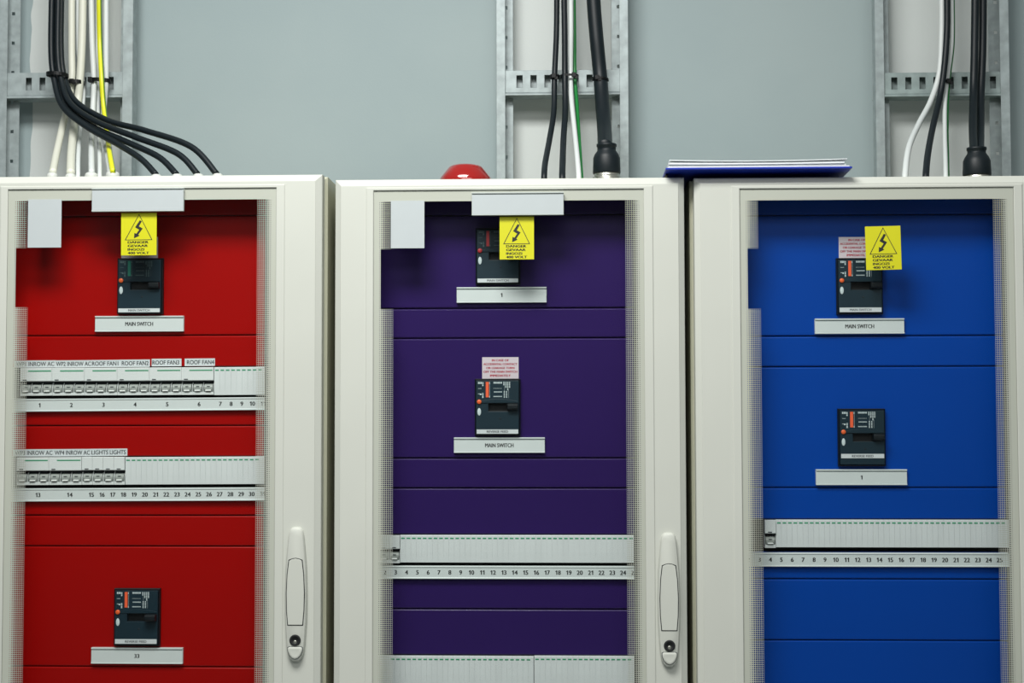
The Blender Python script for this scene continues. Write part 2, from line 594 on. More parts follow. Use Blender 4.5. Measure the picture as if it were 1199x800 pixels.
    ol = [(hx + a * S0, hz(y)) for y, a in half] + [(hx - a * S0, hz(y)) for y, a in reversed(half)]
    hd = MB().loft(ol, [(1.0, 1.0, 0.0), (0.97, 0.995, -0.005), (0.90, 0.985, -0.0085), (0.82, 0.972, -0.0098)])
    handle = hd.build('door_handle', M['cream'], c)
    pl_half = [(660, 6.2), (659, 3.0)]
    def plate_outline(g):
        pts = [(-7.4 - g, 662 - g), (-4, 660.3 - g), (0, 659.6 - g), (4, 660.3 - g), (7.4 + g, 662 - g), (9.3 + g, 678), (10.2 + g, 700), (9.8 + g, 720),
               (8.4 + g, 736.5 + g), (-8.4 - g, 736.5 + g), (-9.8 - g, 720), (-10.2 - g, 700), (-9.3 - g, 678)]
        return [(hx + a * S0, hz(y)) for a, y in pts]
    MB().prism(plate_outline(0.9), -0.0101, -0.0095).build('groove_shade', M['breaker_rim'], handle)  # dark sheet painting the shade in the groove round the lift plate
    MB().prism(plate_outline(0.0), -0.0112, -0.0095).build('lift_plate', M['cream'], handle, bevel=0.0005)
    lk = MB().lathe(hx, hz(754.5), [(6.6 * S0, -0.009), (6.6 * S0, -0.0112), (5.8 * S0, -0.0118), (4.2 * S0, -0.0118), (3.6 * S0, -0.0102), (0.3 * S0, -0.0102)],
                    24, 'y')
    lock = lk.build('lock', M['pit'], handle)
    MB().lathe(hx, hz(756.5), [(2.1 * S0, -0.0102), (2.1 * S0, -0.0112), (1.4 * S0, -0.0115)], 16, 'y').build('lock_pin', M['steel'], lock).parent = handle
    bo = [(-8.2, 763.2), (-6.5, 762.3), (6.5, 762.3), (8.2, 763.2), (8.2, 767), (6.5, 771.5), (3.5, 775), (0, 776.2), (-3.5, 775), (-6.5, 771.5), (-8.2, 767)]
    bo2 = [(hx + a * S0, hz(y)) for a, y in bo]
    MB().prism([(hx + a * 1.1 * S0, hz(769 + (y - 769) * 1.1)) for a, y in bo], -0.0101, -0.009).build('button_gap', M['ink_grey'], handle)
    MB().loft(bo2, [(1, 1, -0.009), (1, 1, -0.0118), (0.9, 0.9, -0.0128), (0.6, 0.6, -0.0124)]).build('release_button', M['cream'], handle)
    return c


def zrow(px, py):
    return P(px, py, PLATE_Y).z


def plates_from(px, rows):
    """rows: (top, bottom) pixel rows of the plates seen; plates below the picture are added down to the floor"""
    zs = [(zrow(px, a), zrow(px, b_)) for a, b_ in rows]
    last = zs[-1][1]
    while last - 0.21 > 0.12:
        zs.append((last, last - 0.21))
        last -= 0.21
    return zs


make_cabinet('red', Z1, M['red'], plates_from(165, [(226, 253), (253, 393), (393, 429.6), (467.0, 498.6), (498.6, 534.6), (572.0, 603.8), (603.8, 639.8), (639.8, 781), (781, 905)]),
             'cream cabinet at the left with red panels behind its glass door')
make_cabinet('purple', Z2, M['purple'], plates_from(597, [(227, 252), (252, 361), (361, 396), (396, 536.6), (536.6, 571.8), (571.8, 626.2), (663.2, 713.6), (713.6, 767.6), (803, 905)]),
             'cream cabinet in the middle with purple panels behind its glass door')
make_cabinet('blue', Z3, M['blue'], plates_from(1030, [(226, 251.5), (251.5, 393.4), (393.4, 429.3), (429.3, 571.2), (571.2, 608.2), (646.0, 678.4), (678.4, 750.2), (750.2, 905)]),
             'cream cabinet at the right with blue panels behind its glass door')


# ------------------------------------------------- label holders and strips
def holder(px0, py0, px1, py1, Y, text, label, group, tilt=0.0, big=False, depth=0.007, th=4.6):
    """white clip-on label holder: channel with top and bottom lips, card and lettering"""
    o, hw, hh = centre(px0, py0, px1, py1, Y)
    o.y = Y
    t = thing('label_holder', label, 'label holder', o, group, tilt)
    lip = (1.7 if not big else 1.4) * S0
    yb, yf = 0.0, -depth
    prof = [(yb, -hh), (yf, -hh), (yf, -hh + lip * 0.8), (yf + .0016, -hh + lip * 1.1), (yf + .0016, hh - lip * 1.9), (yf + .003, hh - lip * 1.85),
            (yf + .003, hh - lip), (yf, hh - lip), (yf, hh), (yb, hh)]
    MB().side_prism(prof, -hw, hw).build('channel', M['white' if big else 'strip'], t, bevel=0.0003, segs=1)
    MB().box(-hw + .0006, hw - .0006, yf + .0010, yf + .00159, -hh + lip * 1.12, hh - lip * 1.92).build('card', M['white_bright' if big else 'strip'], t)
    if text:
        MB().text(text, 0, -0.2 * S0, yf + .0009, h=th * pxm(Y), w=(33.4 * pxm(Y) if len(text) > 3 else None), bold=0.04).build('lettering', M['ink'], t, recalc=False)
    return t


G1 = 'label holders on the cabinets'
holder(112.5, 370.3, 216, 388.6, PLATE_Y, 'MAIN SWITCH', 'white holder lettered MAIN SWITCH on the red panel', G1)
holder(108, 758, 215, 776.8, PLATE_Y, '33', 'white holder numbered 33 below the lower breaker on the red panel', G1)
holder(535, 336.6, 640, 354.8, PLATE_Y, '1', 'white holder numbered 1 below the upper breaker on the purple panel', G1)
holder(531.8, 512.3, 638, 530.3, PLATE_Y, 'MAIN SWITCH', 'white holder lettered MAIN SWITCH on the purple panel', G1)
holder(953.5, 373.3, 1058, 391.2, PLATE_Y, 'MAIN SWITCH', 'white holder lettered MAIN SWITCH on the blue panel', G1)
holder(954.8, 549.6, 1061.2, 568, PLATE_Y, '1', 'white holder numbered 1 below the lower breaker on the blue panel', G1)
G2 = 'blank holders on the door tops'
holder(108.8, 220.8, 216, 248.2, -0.0018, None, 'blank white label holder at the top of the red cabinet door', G2, big=True)
holder(552.6, 225.8, 660, 252.6, -0.0018, None, 'blank white label holder at the top of the purple cabinet door', G2, big=True)


def number_strip(px0, py0, px1, py1, nums, label, tilt=0.0):
    Y = PLATE_Y
    o, hw, hh = centre(px0, py0, px1, py1, Y)
    t = thing('number_strip', label, 'number strip', o, 'number strips under the breaker rows', tilt)
    lip = 1.3 * S0
    d = -0.008
    prof = [(0, -hh), (d, -hh), (d, -hh + lip), (d + .001, -hh + lip * 1.3), (d + .001, hh - lip * 1.6), (d, hh - lip * 1.3), (d, hh - lip * .6), (d + 0.004, hh), (0, hh)]
    MB().side_prism(prof, -hw, hw).build('rail', M['strip'], t, bevel=0.0003, segs=1)
    cy = (py0 + py1) / 2
    for s, px in nums:
        x = P(px, cy, Y + d).x - o.x
        MB().text(s, x, 0.0, d + .0007, h=4.9 * pxm(Y), bold=0.03).build('numeral', M['ink'], t, recalc=False)
    return t


T1 = 0.0055
number_strip(15, 466.3, 311, 481.3, [('1', 46.2), ('2', 83.4), ('3', 121), ('4', 158), ('5', 195.6), ('6', 233)]
             + [(str(7 + i), 258 + 12.5 * i) for i in range(5)], 'white strip numbered 1 to 10 under the upper breaker row on red', T1)
number_strip(15, 571.3, 311, 586.6, [('13', 44.3), ('14', 81.6)] + [(str(15 + i), 106.9 + 12.52 * i) for i in range(17)],
             'white strip numbered 13 to 30 under the lower breaker row on red', T1 * 0.8)
number_strip(431, 662.4, 742.6, 677.6, [(str(1 + i), 463.3 + 12.68 * (i - 2)) for i in range(25)],
             'white strip numbered 3 to 24 across the purple panel')
number_strip(868, 647.0, 1180, 663.4, [(str(2 + i), 902.2 + 12.78 * (i - 2)) for i in range(24)],
             'white strip numbered 4 to 25 across the blue panel')


# --------------------------------------------------------- blanking strips
def blanking(px0, py0, px1, py1, pitch, dash0, dash1, label, tilt=0.0, proud=0.006):
    Y = PLATE_Y
    o, hw, hh = centre(px0, py0, px1, py1, Y)
    t = thing('blanking_strip', label, 'blanking strip', o, 'blanking strips in the breaker rows', tilt)
    m_ = MB()
    n = max(1, round((px1 - px0) / pitch))
    w = 2 * hw / n
    prof = [(-proud, -hh + .0005), (-proud - .0004, -hh * 0.25), (-proud - .0004, hh - .0008), (-proud, hh), (0.006, hh), (0.006, -hh)]
    for i in range(n):
        g = 0.00012
        m_.side_prism(prof, -hw + i * w + g, -hw + (i + 1) * w - g)
    m_.box(-hw, hw, -proud + .0003, 0.0055, -hh + .0003, hh - .0003)
    m_.build('breakaway_cover', M['blank'], t)
    ds = MB()
    a = px0
    while a + pitch <= px1 + 0.5:
        if dash0 <= a + pitch / 2 <= dash1:
            xa, xb = P(a + pitch * .2, py0, Y).x - o.x, P(a + pitch * .86, py0, Y).x - o.x
            ds.box(xa, xb, -proud - .0007, -proud - .0003, hh - 4.4 * S0, hh - 2.9 * S0)
        a += pitch
    ds.build('green_dashes', M['green'], t)
    return t


blanking(251.9, 430.0, 310.6, 462.8, 6.27, 250, 311, 'short white blanking strip to the right of the ROOF FAN breakers', T1)
blanking(148.2, 535.0, 310.6, 567.3, 6.27, 148, 311, 'long white blanking strip right of the LIGHTS breakers', T1 * .8)
blanking(469.0, 626.6, 742.2, 658.8, 6.34, 469, 742, 'white blanking strip across the purple panel above numbers 4 to 24')
blanking(431.5, 768.0, 624.9, 802.6, 6.34, 457, 626, 'left blanking strip of the lowest row on the purple panel')
blanking(625.6, 768.0, 742.8, 802.6, 6.34, 620, 743, 'shorter right blanking strip of the lowest row on the purple panel')
blanking(907.9, 608.6, 1179.6, 641.0, 6.39, 908, 1180, 'white blanking strip across the blue panel above numbers 5 to 25')


# -------------------------------------------------------- miniature breakers
def mcb(px0, py0, px1, py1, poles, label, stripe=True, tilt=0.0):
    Y = PLATE_Y
    o, hw, hh = centre(px0, py0, px1, py1, Y)
    t = thing('circuit_breaker', label, 'circuit breaker', o, 'small circuit breakers in the rows', tilt)
    hp = (py1 - py0)
    k = 2 * hh / hp                            # metres per photo pixel here

    def z(p):                                  # pixels below the top edge
        return hh - p * k
    g = 0.0002
    prof = [(0.008, hh), (-0.0088, hh), (-0.0096, hh - .0008), (-0.0096, z(15.0)), (-0.0088, z(15.6)), (-0.001, z(15.8)), (-0.001, z(28.3)),
            (-0.0075, z(29.2)), (-0.0075, z(hp)), (0.008, z(hp))]
    MB().side_prism(prof, -hw + g, hw - g).build('housing', M['mcb'], t)
    pw = 2 * hw / poles
    # dark slot behind the toggles, white cheeks between the poles
    MB().box(-hw + .0006, hw - .0006, -0.0016, -0.0011, z(28.2), z(15.9)).build('toggle_slot', M['breaker_rim'], t)
    ck = MB()
    for i in range(poles + 1):
        x = -hw + i * pw
        wd = 0.0007 if i in (0, poles) else 0.0004
        xa, xb = max(-hw + g, x - wd), min(hw - g, x + wd)
        ck.side_prism([(-0.001, z(17)), (-0.0045, z(19.5)), (-0.0075, z(24)), (-0.0075, z(29.3)), (-0.001, z(29.3))], xa, xb)
    ck.build('cheeks', M['mcb'], t)
    for i in range(poles):
        cx = -hw + (i + .5) * pw
        hw_t = pw * 0.40
        # half drum with a stub lever
        arc = []
        zc, R_ = z(24.2), 5.0 * k
        for a in range(0, 11):
            an = math.radians(-80 + 160 * a / 10)
            arc.append((-0.0012 - math.cos(an) * R_ * 0.95, zc + math.sin(an) * R_))
        tg = MB()
        tg.side_prism([(-0.0011, zc - R_)] + arc + [(-0.0011, zc + R_)], cx - hw_t, cx + hw_t)
        to = tg.build('toggle', M['toggle'], t, bevel=0.0006, segs=2)
        MB().side_prism([(-0.006, z(26.2)), (-0.0102, z(26.4)), (-0.0106, z(27.6)), (-0.0060, z(28.2))], cx - hw_t * .66, cx + hw_t * .62).build(
            'lever_lip', M['toggle_highlight'], to, bevel=0.0003)  # ledge with its highlight painted in
        MB().box(cx - hw_t * .35, cx + hw_t * .35, -0.0085, -0.0050, z(22.9), z(22.0)).build('lever_mark', M['ink_grey'], to)
    if stripe:
        MB().box(-hw + 0.25 * 2 * hw, hw - 0.03 * 2 * hw, -0.0099, -0.0095, z(4.2), z(2.9)).build('green_stripe', M['green'], t)
    wx = -hw + (0.085 if poles == 3 else 0.28) * 2 * hw
    MB().box(wx, wx + 4.6 * k, -0.0099, -0.0095, z(14.6), z(13.4)).build('status_mark', M['ink_grey'], t)
    return t


b1 = [26.0, 63.2, 100.9, 139.1, 176.7, 214.0, 251.6]
nm = ['WP1 INROW AC', 'WP2 INROW AC', 'ROOF FAN1', 'ROOF FAN2', 'ROOF FAN3', 'ROOF FAN4']
for i in range(6):
    dy = -0.20 * i
    mcb(b1[i], 431.3 + dy, b1[i + 1], 463.4 + dy, 3, 'white three-pole breaker under the ' + nm[i] + ' paper label', True, T1)
mcb(21.7, 535.6, 59.4, 567.8, 3, 'white three-pole breaker under the WP3 INROW AC paper label', True, T1 * .8)
mcb(59.4, 535.4, 97.6, 567.6, 3, 'white three-pole breaker under the WP4 INROW AC paper label', True, T1 * .8)
sp = [97.9, 110.2, 122.7, 135.2, 147.8]
for i in range(4):
    mcb(sp[i], 535.0, sp[i + 1], 567.4, 1, 'white single-pole lights breaker directly above number %d' % (15 + i), False, T1 * .8)
mcb(444.0, 626.8, 456.4, 659, 1, 'single-pole breaker mostly hidden by the printed border on purple door', False)
mcb(456.4, 626.8, 468.8, 659, 1, 'single-pole breaker directly above number 3 on the purple panel', False)
mcb(894.6, 608.8, 907.6, 641.2, 1, 'lone single-pole breaker directly above number 4 on the blue panel', False)


# -------------------------------------------------------- paper circuit labels
def paper_label(px0, py0, px1, py1, s, tx0, tx1, label, tilt=0.0, th=5.0):
    Y = PLATE_Y
    o, hw, hh = centre(px0, py0, px1, py1, Y)
    t = thing('paper_label', label, 'label', o, 'paper circuit labels over the breakers', tilt)
    MB().box(-hw, hw, -0.0008, 0.0, -hh, hh).build('paper', M['paper'], t)
    x0, x1 = P(tx0, py0, Y).x - o.x, P(tx1, py0, Y).x - o.x
    MB().text(s, (x0 + x1) / 2, 0, -0.0010, h=th * pxm(Y), w=x1 - x0, bold=0.018).build('lettering', M['ink_grey'], t, recalc=False)
    return t


paper_label(17.5, 422.2, 64.8, 430.6, 'WP1 INROW AC', 19.5, 63.8, 'white paper label reading WP1 INROW AC above the first breaker', T1)
paper_label(64.8, 422.0, 107.5, 430.4, 'WP2 INROW AC', 65.9, 106.9, 'white paper label reading WP2 INROW AC above the second breaker', T1)
paper_label(107.5, 421.6, 139.6, 430.0, 'ROOF FAN1', 108.0, 138.8, 'white paper label reading ROOF FAN1 above the third breaker', T1)
paper_label(139.6, 421.2, 175.6, 429.8, 'ROOF FAN2', 142.8, 174.2, 'white paper label reading ROOF FAN2 above the fourth breaker', T1)
paper_label(177.7, 420.2, 212.6, 429.0, 'ROOF FAN3', 178.6, 210.0, 'white paper label reading ROOF FAN3 above the fifth breaker', T1)
paper_label(216.4, 419.9, 251.8, 428.6, 'ROOF FAN4', 219.0, 251.0, 'white paper label reading ROOF FAN4 above the sixth breaker', T1)
paper_label(16, 526.2, 63.0, 534.6, 'WP3 INROW AC', 18.0, 61.8, 'white paper label reading WP3 INROW AC in the lower row', T1)
paper_label(63.0, 525.9, 106.5, 534.4, 'WP4 INROW AC', 64.2, 105.6, 'white paper label reading WP4 INROW AC in the lower row', T1)
paper_label(106.5, 525.6, 127.8, 534.1, 'LIGHTS', 107.4, 127.0, 'paper label reading LIGHTS beside the WP4 INROW AC label', T1)
paper_label(127.8, 525.4, 149.2, 533.9, 'LIGHTS', 128.8, 147.6, 'paper label reading LIGHTS at the right end of the lower row', T1)


# ------------------------------------------------------- moulded-case breakers
def mccb(px0, py0, px1, py1, strip, words, label, green=False, dim=False, lever=0.0):
    Y = PLATE_Y
    o, hw, hh = centre(px0, py0, px1, py1, Y)
    o.y -= 0.0004
    t = thing('main_switch_breaker', label, 'circuit breaker', o, 'black main switch breakers')
    k = 2 * hw / (px1 - px0)

    def X(u):                                   # 0..1 across
        return -hw + u * 2 * hw

    def Z(v):                                   # 0..1 down
        return hh - v * 2 * hh
    yb, yf = 0.0, -0.012
    MB().rings([(-hw, hw, -hh, hh, 0), (-hw, hw, -hh, hh, yf + .004), (-hw + .0012, hw - .0012, -hh + .0012, hh - .0012, yf + .003),
                (-hw + .0016, hw - .0016, -hh + .0016, hh - .0016, yf + .006)]).build('surround', M['breaker_rim'], t)
    xs = [X(.03), X(.30), X(.76), X(.97)]
    zs = [Z(.97), Z(.572), Z(.43), Z(.03)]
    fc = MB().plate(xs, zs, lambda i, j: not (i == 1 and j == 1), yf, -0.001)
    face = fc.build('front_cover', M['breaker'], t, bevel=0.0006, segs=2)
    MB().box(X(.30), X(.76), -0.0032, -0.001, Z(.572), Z(.43)).build('slot_floor', M['pit'], t)
    # raised arched brow over the slot
    arc, n = [], 16
    for i in range(n + 1):
        u = .09 + .86 * i / n
        arc.append((X(u), Z(.395 - .042 * math.sin(math.pi * min(1, (u - .09) / .86)) ** 1.0)))
    low = [(X(.95), Z(.425)), (X(.09), Z(.425))]
    MB().prism(arc + low, yf - 0.0013, yf + .0002).build('brow', M['breaker'], t, bevel=0.0004)
    # toggle lever poking out at the right of the slot
    lv = MB()
    lv.side_prism([(-0.004, Z(.565)), (-0.0185 - lever, Z(.55)), (-0.021 - lever, Z(.525)), (-0.021 - lever, Z(.455)), (-0.0175 - lever, Z(.432)), (-0.004, Z(.435))], X(.72), X(.955))
    lv.build('toggle_lever', M['breaker_rim'], t, bevel=0.0012)
    # test button, oval mark, screw
    MB().lathe(X(.10), Z(.405), [(2.7 * k, yf), (2.7 * k, yf - .0016), (2.1 * k, yf - .0024), (.3 * k, yf - .0025)], 20, 'y').build('test_button', M['red_ink_dark'] if dim else M['orange'], t)
    MB().lathe(X(.10), Z(.58), [(4.4 * k, yf), (4.4 * k, yf - .0004), (4.2 * k, yf - .0005)], 24, 'y', sx_=.48).build('oval_sticker', M['ink_pale'], t)
    MB().lathe(X(.56), Z(.70), [(1.0 * k, yf - .0001), (.9 * k, yf - .0003)], 12, 'y').build('screw', M['pit'], t)
    # printed legend
    y2 = yf - .0002
    lg = MB()

    def bar(u0, u1, v0, v1):
        lg.quad(X(u0), X(u1), Z(v1), Z(v0), y2)
    for u in (.075, .105, .135):
        bar(u, u + .022, .055, .09)
    bar(.075, .15, .168, .174); bar(.075, .15, .26, .268)
    bar(.115, .15, .268, .285)
    for v in (.06, .085, .11, .25, .275, .30, .32):
        bar(.165, .195, v, v + .016)
    for v in (.06, .30):
        bar(.32, .338, v, v + .03)
    bar(.331, .335, .05, .33)
    for u in range(8):
        bar(.415 + u * .024, .415 + u * .024 + .017, .055, .085)
    for u in range(9):
        bar(.415 + u * .021, .415 + u * .021 + .010, .165, .173)
        bar(.425 + u * .020, .425 + u * .020 + .014, .222, .24)
        bar(.415 + u * .021, .415 + u * .021 + .014, .302, .32)
    for c_, us in enumerate((.63, .675, .715, .755)):
        top, bot = [(.055, .12), (.055, .145), (.055, .19), (.055, .15)][c_]
        v = top
        while v < bot:
            bar(us, us + .024, v, v + .015)
            v += .022
    for us in (.64, .69):
        v = .215
        while v < .33:
            bar(us, us + .024, v, v + .014)
            v += .021
    bar(.655, .658, .05, .33); bar(.745, .748, .19, .34)
    lg.build('printed_legend', M['ink_dim'] if (green or dim) else M['ink_pale'], t, recalc=False)
    st = MB().quad(X(.245), X(.31), Z(.325), Z(.055), y2)
    st.build('colour_band', M['ink_darkgreen'] if green else (M['red_ink_dark'] if dim else M['orange_ink']), t, recalc=False)
    # white paper strip with the duty
    v0, v1 = strip
    MB().box(X(.045), X(.955), yf - .0008, yf, Z(v1), Z(v0)).build('duty_label', M['paper'], t)
    MB().text(words, X(.5), Z((v0 + v1) / 2), yf - .0010, h=2.6 * k, w=25 * k, bold=0.02).build('lettering', M['ink_grey'], t, recalc=False)
    return t


mccb(139.2, 303.0, 192.2, 368.0, (.905, .975), 'MAIN SWITCH', 'black breaker under the danger sign on the red panel', green=True)
mccb(135.4, 688.6, 188.6, 755.6, (.875, .955), 'REVERSE FEED', 'black breaker above holder 33 near the bottom of the red panel', lever=.004)
mccb(557.3, 268.0, 609.2, 333.6, (.90, .97), 'MAIN SWITCH', 'black breaker half behind the danger sign on the purple panel', dim=True)
mccb(556.3, 443.8, 609.4, 510.2, (.89, .965), 'REVERSE FEED', 'black breaker under the red-lettered notice on the purple panel')
mccb(978.6, 302.8, 1032.2, 368.4, (.885, .965), 'MAIN SWITCH', 'black breaker under the notice and danger sign on the blue panel')
mccb(980.4, 478.6, 1035.4, 545.8, (.785, .86), 'REVERSE FEED', 'black breaker standing alone low on the blue panel')


# ------------------------------------------------------------------ notices
def notice(px0, py0, px1, py1, label):
    o, hw, hh = centre(px0, py0, px1, py1, PLATE_Y)
    t = thing('warning_notice', label, 'notice', o, 'red-lettered notices over the breakers')
    MB().box(-hw, hw, -0.0008, 0, -hh, hh).build('paper', M['notice'], t)
    tx = MB()
    for i, (s, wd) in enumerate((('IN CASE OF', .47), ('ACCIDENTAL CONTACT', .93), ('OR LEAKAGE TURN', .78), ('OFF THE MAIN SWITCH', .93), ('IMMEDIATELY', .57))):
        tx.text(s, 0, hh - (0.145 + 0.178 * i) * 2 * hh, -0.0010, h=2.6 * S0, w=wd * 2 * hw, bold=0.045)
    tx.build('lettering', M['ink_red'], t, recalc=False)
    return t


notice(564.6, 418.4, 607.2, 443.5, 'white notice with red lettering above the lower purple breaker')
notice(982.0, 277.6, 1024.6, 302.4, 'white red-lettered notice partly behind the danger sign on blue')
notice(142.3, 277.6, 185.0, 302.4, 'white notice almost hidden behind the danger sign on red')


def danger(px0, py0, px1, py1, label, tilt=0.0):
    o, hw, hh = centre(px0, py0, px1, py1, 0.0009)
    t = thing('danger_sign', label, 'sign', o, 'yellow danger signs on the glass doors', tilt)
    MB().box(-hw, hw, -0.0012, 0, -hh, hh).build('plate', M['yellow'], t, bevel=0.0002, segs=1)

    def U(a, b_):                               # zoomed-photo coordinates of the red cabinet's sign
        return (-hw + (a - 245) / 192.0 * 2 * hw, hh - (b_ - 90) / 236.0 * 2 * hh)
    y = -0.0014
    pic = MB()
    outer = [U(342, 96), U(415, 241.5), U(265, 241.5)]
    inner = [U(342, 103), U(409, 238.3), U(271, 238.3)]
    v = [(x, y, z) for x, z in outer + inner]
    pic.add(v, [(0, 1, 4, 3), (1, 2, 5, 4), (2, 0, 3, 5)])
    bolt = [(346, 131), (357, 137), (341, 165), (362, 177), (338, 211), (345, 217), (315, 231), (317, 202), (328, 206), (343, 184), (321, 170)]
    bv = [U(a, b_) for a, b_ in bolt]
    pic.add([(x, y, z) for x, z in bv], [(6, 7, 8, 4, 5), (8, 9, 3, 4), (9, 10, 2, 3), (10, 0, 1, 2)])
    pic.build('lightning_symbol', M['ink'], t, recalc=False)
    tx = MB()
    for s, vz, x1 in (('DANGER', 253, 394), ('GEVAAR', 273, 391), ('INGOZI', 293, 371), ('400 VOLT', 312.5, 398)):
        a, b_ = U(281, vz), U(x1, vz)
        tx.text(s, (a[0] + b_[0]) / 2, a[1], y, h=13.2 / 236 * 2 * hh, w=b_[0] - a[0], bold=0.045)
    tx.build('lettering', M['ink'], t, recalc=False)
    return t


danger(142, 249.4, 183.6, 299.2, 'yellow danger sign on the red cabinet below its blank holder', 0.004)
danger(585, 253.8, 625.3, 304.0, 'yellow danger sign on the purple cabinet below its blank holder')
danger(1013.4, 265.0, 1054.9, 316.2, 'yellow danger sign on the blue cabinet over the notice', 0.02)


# white blank stickers on the glass
for a, lab in (((32.8, 233.6, 72.0, 290.0), 'blank white sticker at the upper left of the red cabinet glass'),
               ((457.6, 235.2, 496.9, 290.8), 'blank white sticker at the upper left of the purple cabinet glass')):
    o, hw, hh = centre(*a, 0.0009)
    s = MB().box(-hw, hw, -0.0008, 0, -hh, hh).build('sticker', M['white_bright'])
    s.location = o
    tag(s, lab, 'sticker', 'blank stickers on the glass doors')

# ---------------------------------------------------------------- ladders
LAD_F, LAD_B = 0.375, 0.402


def ladder(left, right, rung, slots, label, holes=True, dark=False):
    (a0, a1), (b0, b1) = left, right
    ztop_, zbot = 2.75, 1.2
    xa0, xa1 = P(a0, 100, LAD_F).x, P(a1, 100, LAD_F).x
    xb0, xb1 = P(b0, 100, LAD_F).x, P(b1, 100, LAD_F).x
    o = Vector(((xa0 + xb1) / 2, LAD_B, zbot))
    t = thing('cable_ladder', label, 'cable ladder', o, 'vertical cable ladders on the wall')
    th = 0.0018
    ht = ztop_ - zbot

    def rail(xo, xi, sgn):
        """C channel: web at xo, narrow front flange to xi, wider back flange"""
        m_ = MB()
        xo -= o.x; xi -= o.x
        bk = xo + sgn * 0.031
        f0, f1 = LAD_F - o.y, 0.0
        m_.box(min(xo, xi), max(xo, xi), f0, f0 + th, 0, ht)                       # front flange
        m_.box(min(xo, xo + sgn * th), max(xo, xo + sgn * th), f0 + th, f1 - th, 0, ht)   # web
        # back flange with punched holes
        zs = [0]
        z = 0.06
        while z < ht - .1:
            zs += [z, z + 0.006]
            z += 0.058
        zs.append(ht)
        xc = xo + sgn * 0.017
        xs = sorted([xo, xc - .003, xc + .003, bk])
        m_.plate(xs, zs, lambda i, j: not (i == 1 and j % 2 == 1), f1 - th, f1)
        return m_.build('rail', M['galv'], t, bevel=0.0004, segs=1)
    rail(xa0, xa1, 1)
    rail(xb1, xb0, -1)
    # wall brackets that hold the ladder off the wall
    for zz in (0.25, 1.40):
        MB().box(xa0 - o.x + .003, xa0 - o.x + .028, 0.0, WALL_Y - LAD_B, zz, zz + .03).build('wall_bracket', M['galv_dark'], t)
        MB().box(xb1 - o.x - .028, xb1 - o.x - .003, 0.0, WALL_Y - LAD_B, zz, zz + .03).build('wall_bracket', M['galv_dark'], t)
    # slotted rung
    ry0, ry1 = rung
    Yr = LAD_F + 0.004
    zt, zb = P((a0 + b1) / 2, ry0, Yr).z - o.z, P((a0 + b1) / 2, ry1, Yr).z - o.z
    xl, xr = xa0 - o.x + th, xb1 - o.x - th
    m_ = MB()
    xs = [xl]
    for c0, c1 in slots:
        xs += [P(c0, ry0, Yr).x - o.x, P(c1, ry0, Yr).x - o.x]
    xs.append(xr)
    hgt = zt - zb
    zs = [zb + hgt * .10, zb + hgt * .30, zb + hgt * .80, zt]
    f0 = Yr - o.y
    m_.plate(xs, zs, lambda i, j: not (i % 2 == 1 and j == 1), f0, f0 + th)
    m_.box(xl, xr, f0 + th, f0 + .0170, zt - th, zt)
    m_.box(xl, xr, f0 + .0170, f0 + .0180, zb + hgt * .06, zt)  # closed back added so the slots show a shaded inside
    m_.side_prism([(f0, zb + hgt * .10), (f0 + th, zb + hgt * .10), (0.012, zb + hgt * .04), (0.012, zb - .001), (f0 - .003, zb - .001), (f0 - .003, zb + hgt * .03)], xl, xr)
    m_.build('rung', M['galv_dark'] if dark else M['galv'], t, bevel=0.0006, segs=1)
    return t


def slot_row(c0, w, pitch, n, lo, hi):
    return [(c0 + i * pitch, c0 + i * pitch + w) for i in range(n) if lo < c0 + i * pitch and c0 + i * pitch + w < hi]


ladder((-1.5, 8.0), (143.2, 155.0), (84.8, 114.5), slot_row(30.4, 6.6, 16.0, 8, 0, 142), 'galvanised cable ladder above the red cabinet')
ladder((581.3, 591.6), (725.6, 735.8), (82.0, 111.0), slot_row(604.8, 7.0, 16.4, 8, 594, 724), 'galvanised cable ladder above the purple cabinet')
ladder((1025.4, 1035.6), (1171.8, 1182.4), (84.6, 112.5), slot_row(1043.6, 7.0, 16.5, 8, 1036, 1170), 'galvanised cable ladder above the blue cabinet', dark=True)


# ----------------------------------------------------------------- cables
def spline(pts, n=10):
    out = []
    k = len(pts)
    for i in range(k - 1):
        p0 = Vector(pts[max(i - 1, 0)]); p1 = Vector(pts[i]); p2 = Vector(pts[i + 1]); p3 = Vector(pts[min(i + 2, k - 1)])
        for j in range(n):
            t = j / n
            out.append(0.5 * ((2 * p1) + (p2 - p0) * t + (2 * p0 - 5 * p1 + 4 * p2 - p3) * t * t + (3 * p1 - p0 - 3 * p2 + p3) * t ** 3))
    out.append(Vector(pts[-1]))
    return out


def cable(path, rpx, m_, label, zend=None, cat='cable', name='power_cable', group=None, extra=None):
    """path: (photo x, photo y, distance plane)"""
    pts = [P(a, b_, Y) for a, b_, Y in path]
    top = pts[0] + (pts[0] - pts[1]).normalized() * 0.02
    top = Vector((pts[0].x, pts[0].y, 2.75))
    first = [Vector((pts[0].x, pts[0].y, pts[0].z + 0.05))]
    full = [top] + first + pts
    if zend is not None:
        e = full[-1]
        full.append(Vector((e.x, e.y, zend)))
    o = full[-1].copy()
    sp_ = [p - o for p in spline(full)]
    ob = MB().tube(sp_, rpx * pxm(path[0][2]), 16).build(name, m_)
    ob.location = o
    tag(ob, label, cat, group)
    return ob


GY = 0.14                  # distance plane of the small roof glands


